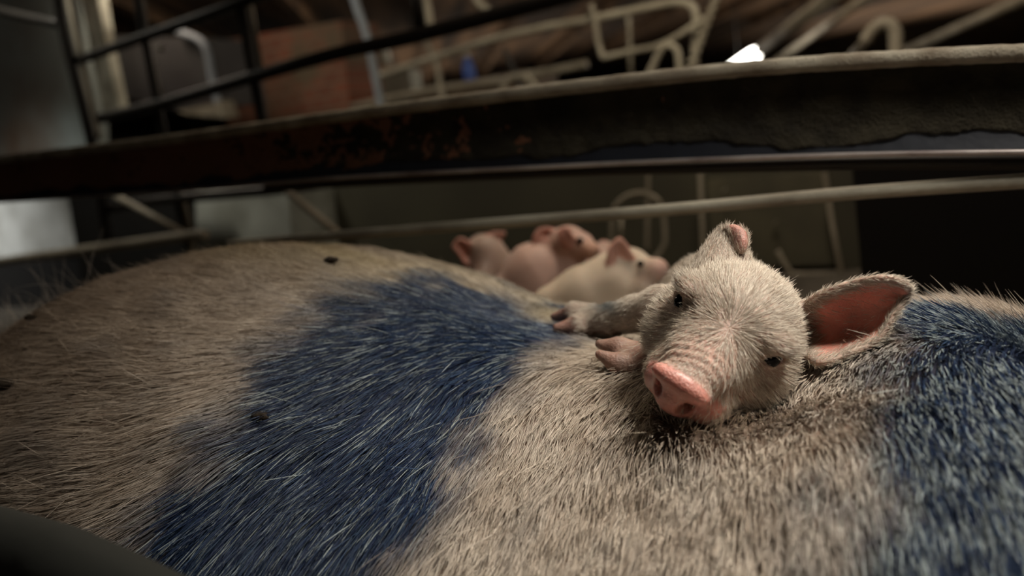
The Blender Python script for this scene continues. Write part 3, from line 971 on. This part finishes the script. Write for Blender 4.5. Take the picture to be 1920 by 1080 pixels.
# eyes: sockets with lids
EYE = [np.array([sx * .0268, .0112, .0250]) for sx in (-1, 1)]
for sx, e_ in zip((-1, 1), EYE):
    out = np.array([sx * .66, .50, .56]); out /= np.linalg.norm(out)
    al = np.array([sx * .45, .0, -.60]); al -= out * (al @ out); al /= np.linalg.norm(al)   # along the slit
    upv = np.cross(al, out); upv *= np.sign(upv[1])
    f = smax(f, -s_ell(q, e_ + out * .0002, (.0088, .0038, .0050), np.array([al, upv, out])), .0012)
    for sg, rr, op in ((1, .0018, .0036), (-1, .0013, .0032)):
        pts = [e_ + al * .0084 * math.cos(a_) + upv * (sg * op * math.sin(a_)) + out * (.0004 + .0008 * math.sin(a_)) for a_ in np.linspace(0, math.pi, 8)]
        f = smin(f, s_chain(q, pts, [rr * .6] + [rr] * 6 + [rr * .6], .001), .0018)
# snout disc
ta = math.radians(38)
DC = np.array([0, .0035, .0680])                                              # the disc leans forward: its face looks down
DR = np.array([[1, 0, 0], [0, math.cos(ta), math.sin(ta)], [0, -math.sin(ta), math.cos(ta)]])
qd = (q.reshape(-1, 3) - DC.astype(np.float32)) @ DR.T.astype(np.float32)
qd = qd.reshape(q.shape)
disc = s_ell(qd, (-.0012, -.0018, 0), (.0162, .0084, .0062))
disc = smin(disc, s_ell(qd, (-.0012, .0032, .0004), (.0154, .0056, .0054)), .004)
disc = smax(disc, qd[..., 2] - .0056 + (qd[..., 0] ** 2) * 4, .002)
f = smin(f, disc, .0030)
for sx in (-1, 1):
    f = smax(f, -s_ell(qd, (sx * .0080 - .0012, -.0025, .0062), (.0034, .0038, .0075)), .0016)
# neck, shoulders, trunk lying over the far side of the back
Q3 = Gq
f = smin(f, s_chain(Q3, [HO - hn * .004 - hy * .014, cc(1362, 604, .505), cc(1345, 585, .59), cc(1335, 590, .69)], [.024, .035, .039, .034], .02), .010)
# fore legs
LEG1 = [cc(1300, 580, .50), cc(1240, 576, .515), cc(1190, 588, .54), cc(1150, 600, .562), cc(1105, 603, .578)]
f = smin(f, s_chain(Q3, LEG1, [.018, .0125, .0105, .0105, .0100], .006), .005)
LEG2 = [cc(1300, 640, .475), cc(1240, 680, .478), cc(1200, 680, .488), cc(1172, 668, .495)]
f = smin(f, s_chain(Q3, LEG2, [.018, .013, .0105, .009], .006), .006)
TOES = [([cc(1112, 592, .583), cc(1078, 588, .590), cc(1040, 594, .598)], [.0085, .0078, .0034]),
        ([cc(1108, 608, .572), cc(1082, 612, .574), cc(1045, 615, .575)], [.0082, .0078, .0036]),
        ([cc(1196, 664, .495), cc(1160, 652, .497), cc(1124, 645, .500)], [.0082, .0066, .0030]),
        ([cc(1196, 688, .483), cc(1158, 682, .484), cc(1124, 664, .486)], [.0080, .0064, .0030])]
for pts, rs in TOES: f = smin(f, s_chain(Q3, pts, rs, .003), .0022)
for pts in ([cc(1165, 612, .556), cc(1148, 622, .55)], [cc(1150, 585, .585), cc(1132, 580, .585)]):
    f = smin(f, s_chain(Q3, pts, [.005, .003], .002), .002)                   # dew claws
# ears
EAR_R = ear_sheet([
    [(1506, 660, .432), (1512, 632, .440), (1512, 604, .440), (1508, 575, .430)],
    [(1538, 680, .412), (1560, 640, .428), (1556, 590, .430), (1545, 550, .418)],
    [(1590, 664, .408), (1610, 625, .424), (1608, 575, .424), (1602, 528, .410)],
    [(1645, 640, .406), (1655, 605, .416), (1655, 562, .416), (1650, 520, .404)],
    [(1674, 596, .406), (1684, 578, .412), (1690, 558, .412), (1688, 526, .403)],
    [(1692, 566, .408), (1699, 558, .410), (1704, 550, .409), (1704, 540, .406)]])
EAR_L = ear_sheet([
    [(1300, 512, .462), (1330, 500, .450), (1368, 490, .447), (1400, 488, .452)],
    [(1322, 470, .466), (1345, 466, .456), (1372, 464, .453), (1394, 466, .458)],
    [(1340, 441, .468), (1358, 438, .460), (1375, 436, .457), (1389, 440, .460)],
    [(1356, 430, .463), (1368, 426, .457), (1380, 427, .454), (1391, 434, .455)],
    [(1370, 433, .455), (1380, 430, .451), (1391, 435, .449), (1398, 444, .450)],
    [(1379, 452, .451), (1385, 450, .448), (1393, 452, .446), (1399, 456, .447)],
    [(1384, 470, .449), (1388, 470, .447), (1392, 470, .446), (1396, 468, .447)]])
f = s_sheet(f, org, h_, EAR_R, .0030, .0016)
f = s_sheet(f, org, h_, EAR_L, .0030, .0017)
V, Q = surface_nets(f, org, h_)
V = smooth_verts(V, Q, 2, .45)
Nrm, _ = vnormals(V, Q)
# outward check
if (Nrm * (V - V.mean(0))).sum() < 0: Nrm = -Nrm
lq = (V - HO) @ HR.T
PS = np.tile([.40, .285, .23], (len(V), 1))
face = np.exp(-((lq[:, 2] - .052) / .014) ** 2) * (np.abs(lq[:, 0]) < .03) * (np.abs(lq[:, 1]) < .03)
PS = PS * (1 - .5 * face[:, None]) + np.array([.66, .36, .28]) * .5 * face[:, None]
ld = (lq - DC) @ DR.T
snout = sstep(-.0058, -.0030, ld[:, 2]) * (np.linalg.norm(ld[:, :2], axis=1) < .027) * sstep(.050, .054, lq[:, 2])
pinkn = np.array([.60, .26, .21]) * (1 + .12 * vnoise(lq * 150, 3))[:, None]
PS = PS * (1 - snout[:, None]) + pinkn * snout[:, None]
nost = np.zeros(len(V))
for sx in (-1, 1):
    nost = np.maximum(nost, np.exp(-(((ld - np.array([sx * .0080 - .0012, -.0025, .001])) / np.array([.0046, .0046, .005])) ** 2).sum(1)))
PS = PS * (1 - .75 * nost[:, None]) + np.array([.16, .035, .03]) * .75 * nost[:, None]
inner = np.zeros(len(V)); eardist = np.full(len(V), 1.0)
for S, sgn in ((EAR_R, 1), (EAR_L, 1)):
    n = sheet_normals(S).reshape(-1, 3)
    nu, nv = S.shape[:2]
    near = np.where(((V > S.reshape(-1, 3).min(0) - .006) & (V < S.reshape(-1, 3).max(0) + .006)).all(1))[0]
    ii, dd = nearest(V[near], S.reshape(-1, 3))
    uu = (ii // nv) / (nu - 1); vv = (ii % nv) / (nv - 1)
    vec = ((V[near] - S.reshape(-1, 3)[ii]) * n[ii]).sum(1)
    if S is EAR_R: side = np.where(n[ii][:, 2] < 0, vec, -vec) > 0            # the hollow looks at the lens
    else:
        ref = n[np.arange(nu) * nv + nv // 2]
        side = None
        s0 = 1 if n[3 * nv + nv // 2][2] < 0 else -1                          # at the base the back looks at the lens
        side = vec * s0 < 0
    msk = side & (dd < .0045)
    val = sstep(.02, .16, uu) * sstep(.0, .16, vv) * sstep(1.0, .86, vv) * sstep(1.0, .9, uu)
    inner[near] = np.maximum(inner[near], np.where(msk, val, 0))
    eardist[near] = np.minimum(eardist[near], dd)
redn = np.array([.64, .26, .20]) * (1 + .25 * vnoise(V * np.array([60, 260, 60]), 9))[:, None]
redn = np.where((V[:, 0] < .16)[:, None], np.array([.42, .22, .18]), redn)
PS = PS * (1 - inner[:, None]) + redn * inner[:, None]
hoofm = np.zeros(len(V))
for k_, (pts, rs) in enumerate(TOES):
    a_, b_ = np.array(pts[1], float), np.array(pts[2], float)
    d_ = s_cone(V, a_, b_, rs[1], rs[2]); t = ((V - a_) @ (b_ - a_)) / ((b_ - a_) @ (b_ - a_))
    hoofm = np.maximum(hoofm, (d_ < .0025) * sstep(-.15, .2, t))
hc = np.array([.30, .17, .135]) * (1 - .6 * sstep(-.1, .9, vnoise(V * 90, 8)))[:, None]
PS = PS * (1 - hoofm[:, None]) + hc * hoofm[:, None]
# blue-black smudge of marking dye on one fore leg; chin's shadow painted on the other
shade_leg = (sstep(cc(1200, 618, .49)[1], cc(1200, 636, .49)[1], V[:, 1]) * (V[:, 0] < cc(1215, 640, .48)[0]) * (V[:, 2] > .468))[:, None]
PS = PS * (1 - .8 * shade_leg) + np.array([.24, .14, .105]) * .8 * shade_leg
smudge = np.exp(-(((V - cc(1143, 574, .56)) / np.array([.011, .005, .03])) ** 2).sum(1))
PS = PS * (1 - .8 * smudge[:, None]) + np.array([.02, .03, .04]) * .8 * smudge[:, None]
piglet = empty('sleepy_piglet', to_world(np.array([cc(1345, 640, .52)]))[0])
tag(piglet, 'drowsy white piglet resting its head and forefeet on the sow\'s back', 'piglet')
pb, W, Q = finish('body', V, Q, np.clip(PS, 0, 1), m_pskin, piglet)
me = pb.data
wetmat = mat('wet_snout', (1, 1, 1), .32, attr='tint', var=.10, scale=200, bump=.35, bscale=900, sss=.3, coat=.35)
me.materials.append(wetmat)
fsn = snout[Q].mean(1) > .5
me.polygons.foreach_set('material_index', fsn.astype(np.int32))
for sx, e_ in zip((-1, 1), EYE):
    out = np.array([sx * .66, .50, .56]); out /= np.linalg.norm(out)
    c0 = to_world(np.array([HO + (e_ - out * .0022) @ HR]))[0]
    import bmesh
    bm = bmesh.new(); bmesh.ops.create_uvsphere(bm, u_segments=24, v_segments=16, radius=.0058)
    bmesh.ops.translate(bm, verts=bm.verts[:], vec=Vector(c0))
    em = bpy.data.meshes.new('eye'); bm.to_mesh(em); bm.free()
    link('eye', em, m_eye, piglet)


def surf_samples(V, Q, N, weight=None):
    A = np.linalg.norm(np.cross(V[Q[:, 2]] - V[Q[:, 0]], V[Q[:, 3]] - V[Q[:, 1]]), axis=1) / 2
    if weight is not None: A = A * weight
    i = rng.choice(len(Q), N, p=A / A.sum())
    u, v = rng.random(N)[:, None], rng.random(N)[:, None]
    a, b, c, d = (V[Q[i, k]] for k in range(4))
    return a * (1 - u) * (1 - v) + b * u * (1 - v) + c * u * v + d * (1 - u) * v, i, u, v


def interp_q(A, Q, i, u, v):
    a, b, c, d = (A[Q[i, k]] for k in range(4))
    return a * (1 - u) * (1 - v) + b * u * (1 - v) + c * u * v + d * (1 - u) * v


# fur of the piglet
NW, _ = vnormals(W, Q)
hidden = V[:, 2] > .62
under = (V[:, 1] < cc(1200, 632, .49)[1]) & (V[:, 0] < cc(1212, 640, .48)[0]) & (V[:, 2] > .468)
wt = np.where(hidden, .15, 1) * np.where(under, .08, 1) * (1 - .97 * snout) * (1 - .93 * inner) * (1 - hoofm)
for e_ in EYE: wt = wt * (1 - np.exp(-((np.linalg.norm(lq - e_, axis=1) / .0082) ** 4)))
wt = np.clip(wt, 0, 1)
N = 100000
R0, i, u, v = surf_samples(W, Q, N, wt[Q].mean(1))
nn = interp_q(NW, Q, i, u, v); nn /= np.linalg.norm(nn, axis=1)[:, None]
l0 = interp_q(lq, Q, i, u, v); v0 = interp_q(V, Q, i, u, v)
HW = np.array([hx[0] * CR + hx[1] * CU + hx[2] * FW, hy[0] * CR + hy[1] * CU + hy[2] * FW, hn[0] * CR + hn[1] * CU + hn[2] * FW])
whorl = np.array([.002, .020, .034])
rad_ = l0 - whorl; rd = np.linalg.norm(rad_, axis=1)[:, None]
gdir = rad_ / (rd + 1e-4) + np.array([0, .0, -.35]) * sstep(.02, .05, rd)
gdir = gdir + .22 * np.stack([vnoise(l0 * 110, s_) for s_ in (1, 2, 3)], -1)
gd = gdir @ HW
# on ears: out towards the tip; on the body: away from the head; on legs: towards the feet
isleg = (v0[:, 0] < cc(1255, 0, .53)[0]) & (v0[:, 2] > .465)
gd = np.where(isleg[:, None], -CR * .9 - CU * .25, gd)
isbody = (v0[:, 2] > .475) & ~isleg
gd = np.where(isbody[:, None], FW * .8 - CU * .3 - CR * .3, gd)
ed = interp_q(eardist[:, None], Q, i, u, v)[:, 0]
onear = ed < .004
gd = np.where(onear[:, None] & (v0[:, :1] > .15), CR * 1.0 + CU * .15 + .2 * rng.standard_normal((N, 3)), gd)
gd = np.where(onear[:, None] & (v0[:, :1] <= .15), CU * 1.0 + CR * .1 + .2 * rng.standard_normal((N, 3)), gd)
gd = gd - nn * (gd * nn).sum(1)[:, None]; gd /= np.linalg.norm(gd, axis=1)[:, None] + 1e-6
er = .30 + .12 * rng.standard_normal(N)
dirs = gd * np.cos(er)[:, None] + nn * np.sin(er)[:, None]
ln = .0072 * rng.uniform(.55, 1.35, N)
ln *= np.interp(l0[:, 2], [.0, .035, .05, .062], [1.0, .85, .45, .25])
eyd = np.minimum(*[np.linalg.norm(l0 - e_, axis=1) for e_ in EYE])
ln *= .35 + .65 * sstep(.006, .016, eyd)
ln = np.where(onear, .0042 * rng.uniform(.5, 1.3, N), ln)
ln = np.where(isleg, .0042 * rng.uniform(.5, 1.3, N), ln)
longh = rng.random(N) < .008
ln = np.where(longh, ln * 1.9, ln)
tt = np.clip(.5 + .3 * rng.standard_normal(N), 0, 1)[:, None]
ht = np.array([.78, .71, .61]) * (1 - tt) + np.array([.36, .28, .21]) * tt
sm0 = interp_q(smudge[:, None], Q, i, u, v)
ht = ht * (1 - sm0 * .9) + np.array([.03, .05, .06]) * sm0 * .9
make_fur('coat', R0, dirs, ln, .000082 * rng.uniform(.7, 1.5, N), ht, nn, piglet, 5, .22)
# bristles over the eyes and lashes
k = 70; lr = []
for sx, e_ in zip((-1, 1), EYE):
    for _ in range(k // 2): lr.append((e_ + np.array([sx * rng.uniform(-.006, .004), rng.uniform(.004, .009), rng.uniform(-.004, .004)]), np.array([sx * rng.uniform(.1, .9), rng.uniform(.3, 1), rng.uniform(.2, .9)])))
rp = to_world(np.array([HO + a_ @ HR for a_, _ in lr])); rdv = np.array([b_ @ HW for _, b_ in lr]); rdv /= np.linalg.norm(rdv, axis=1)[:, None]
make_fur('eyelash', rp, rdv, rng.uniform(.004, .009, len(rp)), np.full(len(rp), .00007), np.tile([.75, .68, .58], (len(rp), 1)), rdv, piglet, 5, .3)


# ------------------------------------------------------------------ the litter behind
def small_piglet(name, label, parts, ears, tintc, cuts=(), pink=(), group='piglets behind the sow', pad=.012, h=.0032, eyes=()):
    pts = np.vstack([np.array(p) for p, r, k in parts]); rs = np.concatenate([r for p, r, k in parts])
    lo = (pts - rs[:, None]).min(0) - pad; hi = (pts + rs[:, None]).max(0) + pad
    sheets = [ear_sheet(e_, 24, 16) for e_ in ears]
    for S in sheets: lo = np.minimum(lo, S.reshape(-1, 3).min(0) - pad); hi = np.maximum(hi, S.reshape(-1, 3).max(0) + pad)
    G, og = grid(lo, hi, h)
    f = None
    for p, r, k in parts:
        d = s_chain(G, p, r, .012)
        f = d if f is None else smin(f, d, k)
    for c, r in cuts: f = smax(f, -(np.sqrt(((G - c) ** 2).sum(-1)) - r), .004)
    for S in sheets: f = s_sheet(f, og, h, S, .0042, .0034, .005)
    V, Q = surface_nets(f, og, h); V = smooth_verts(V, Q, 2, .5)
    T_ = np.tile(tintc, (len(V), 1)) * (1 + .12 * vnoise(V * 25, 6))[:, None]
    for c, r, col in pink:  # pink snouts, and darker patches on faces, in an ear, under a muzzle
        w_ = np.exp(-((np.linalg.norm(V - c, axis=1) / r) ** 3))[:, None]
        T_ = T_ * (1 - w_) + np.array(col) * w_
    for S in sheets:
        _, dd = nearest(V, S.reshape(-1, 3))
        w_ = (dd < .0055)[:, None] * .75
        T_ = T_ * (1 - w_) + np.array([.60, .27, .21]) * w_
    base = to_world(np.array([pts.mean(0)]))[0]
    root = empty(name, (base[0], base[1], .10)); tag(root, label, 'piglet', group)
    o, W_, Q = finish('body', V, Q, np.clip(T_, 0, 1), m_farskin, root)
    for c, r in eyes:
        import bmesh
        bm = bmesh.new(); bmesh.ops.create_uvsphere(bm, u_segments=12, v_segments=8, radius=r)
        bmesh.ops.translate(bm, verts=bm.verts[:], vec=Vector(to_world(np.array([c]))[0]))
        em = bpy.data.meshes.new('eye'); bm.to_mesh(em); bm.free(); link('eye', em, m_eye, root)
    return root


m_farskin = mat('young_piglet_skin', (1, 1, 1), .55, attr='tint', var=.12, scale=40, sss=.15)
D = 1.26
small_piglet('piglet', 'piglet farthest left behind the sow, ears spread, seen from behind its head', [
    ([cc(905, 470, D), cc(912, 498, D)], [.027, .030], .01),
    ([cc(912, 498, D), cc(900, 535, D - .05)], [.026, .017], .01),
    ([cc(925, 480, D), cc(955, 530, D + .02), cc(975, 600, D + .03)], [.022, .034, .050], .02),
    ([cc(985, 640, D + .03), cc(985, 760, D + .03)], [.03, .014], .02)],
    [[[(895, 470, D - .01), (888, 486, D - .005), (885, 500, D - .01)], [(878, 455, D - .02), (870, 474, D - .01), (872, 494, D - .02)], [(862, 448, D - .02), (856, 460, D - .015), (858, 472, D - .02)], [(850, 461, D - .02), (850, 463, D - .02), (850, 466, D - .02)]],
     [[(908, 455, D - .01), (918, 466, D - .01), (928, 474, D)], [(918, 440, D - .01), (928, 450, D - .005), (934, 462, D)], [(932, 436, D - .01), (938, 441, D - .005), (937, 450, D)], [(946, 436, D), (946, 438, D), (945, 440, D)]]],
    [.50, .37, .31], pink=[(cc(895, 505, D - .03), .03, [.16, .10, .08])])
D = 1.12
small_piglet('piglet', 'pink piglet with long bare back, climbing, head turned right', [
    ([cc(962, 548, D), cc(1005, 516, D), cc(1046, 490, D)], [.032, .045, .034], .018),
    ([cc(1046, 490, D), cc(1066, 458, D - .02)], [.030, .024], .008),
    ([cc(1066, 458, D - .02), cc(1088, 460, D - .04)], [.025, .019], .008),
    ([cc(1088, 460, D - .04), cc(1108, 470, D - .055)], [.0145, .0125], .006),
    ([cc(1020, 560, D), cc(1060, 540, D)], [.045, .036], .02),
    ([cc(1070, 500, D - .02), cc(1085, 560, D - .04)], [.020, .014], .012),
    ([cc(985, 580, D + .02), cc(975, 760, D + .05)], [.036, .016], .02), ([cc(1050, 600, D + .02), cc(1055, 760, D + .02)], [.03, .014], .02)],
    [[[(1042, 434, D - .01), (1044, 446, D - .01), (1046, 458, D - .01)], [(1024, 429, D - .02), (1026, 441, D - .01), (1030, 453, D - .02)], [(1009, 433, D - .02), (1010, 443, D - .02), (1012, 452, D - .02)], [(1000, 448, D - .02), (1002, 450, D - .02), (1004, 453, D - .02)]],
     [[(1058, 460, D - .05), (1068, 462, D - .055), (1078, 458, D - .05)], [(1050, 446, D - .06), (1060, 444, D - .055), (1072, 444, D - .06)], [(1048, 434, D - .06), (1058, 431, D - .058), (1068, 432, D - .06)], [(1058, 427, D - .06), (1060, 427, D - .06), (1062, 428, D - .06)]]],
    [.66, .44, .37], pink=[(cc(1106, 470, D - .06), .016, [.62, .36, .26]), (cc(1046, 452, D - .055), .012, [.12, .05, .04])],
    eyes=[(cc(1087, 451, D - .062), .0045)])
D = 1.22
small_piglet('piglet', 'piglet mostly hidden between its siblings, only dark face showing', [
    ([cc(1135, 500, D), cc(1125, 500, D - .04)], [.032, .026], .012),
    ([cc(1125, 500, D - .04), cc(1112, 505, D - .07)], [.020, .014], .01),
    ([cc(1135, 500, D), cc(1150, 600, D + .05)], [.034, .045], .02), ([cc(1150, 600, D + .05), cc(1150, 720, D + .05)], [.035, .015], .02)],
    [[[(1128, 480, D), (1134, 482, D), (1140, 484, D)], [(1126, 466, D), (1132, 466, D), (1138, 470, D)], [(1130, 452, D), (1132, 452, D), (1134, 454, D)]]],
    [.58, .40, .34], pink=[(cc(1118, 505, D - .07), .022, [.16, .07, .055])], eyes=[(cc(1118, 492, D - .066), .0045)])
D = .98
small_piglet('piglet', 'white piglet sprawled right behind the sow, one pointed pink ear raised', [
    ([cc(1030, 570, D), cc(1090, 548, D), cc(1150, 525, D)], [.022, .030, .032], .02),
    ([cc(1150, 525, D), cc(1180, 505, D)], [.032, .026], .015),
    ([cc(1180, 505, D), cc(1212, 508, D - .02)], [.023, .016], .012),
    ([cc(1212, 508, D - .02), cc(1230, 507, D - .03)], [.014, .0155], .006),
    ([cc(1160, 560, D), cc(1205, 545, D - .03)], [.026, .015], .015),
    ([cc(1100, 590, D), cc(1110, 730, D + .05)], [.03, .014], .02), ([cc(1170, 590, D), cc(1175, 730, D + .05)], [.028, .013], .02)],
    [[[(1148, 508, D - .02), (1164, 504, D - .02), (1186, 494, D - .02)], [(1141, 486, D - .03), (1160, 484, D - .02), (1183, 478, D - .03)], [(1145, 464, D - .03), (1160, 460, D - .025), (1175, 462, D - .03)], [(1158, 449, D - .03), (1161, 448, D - .03), (1164, 450, D - .03)]]],
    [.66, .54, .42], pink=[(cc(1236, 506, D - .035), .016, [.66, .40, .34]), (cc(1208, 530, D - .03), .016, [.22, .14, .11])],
    eyes=[(cc(1201, 494, D - .034), .004)])
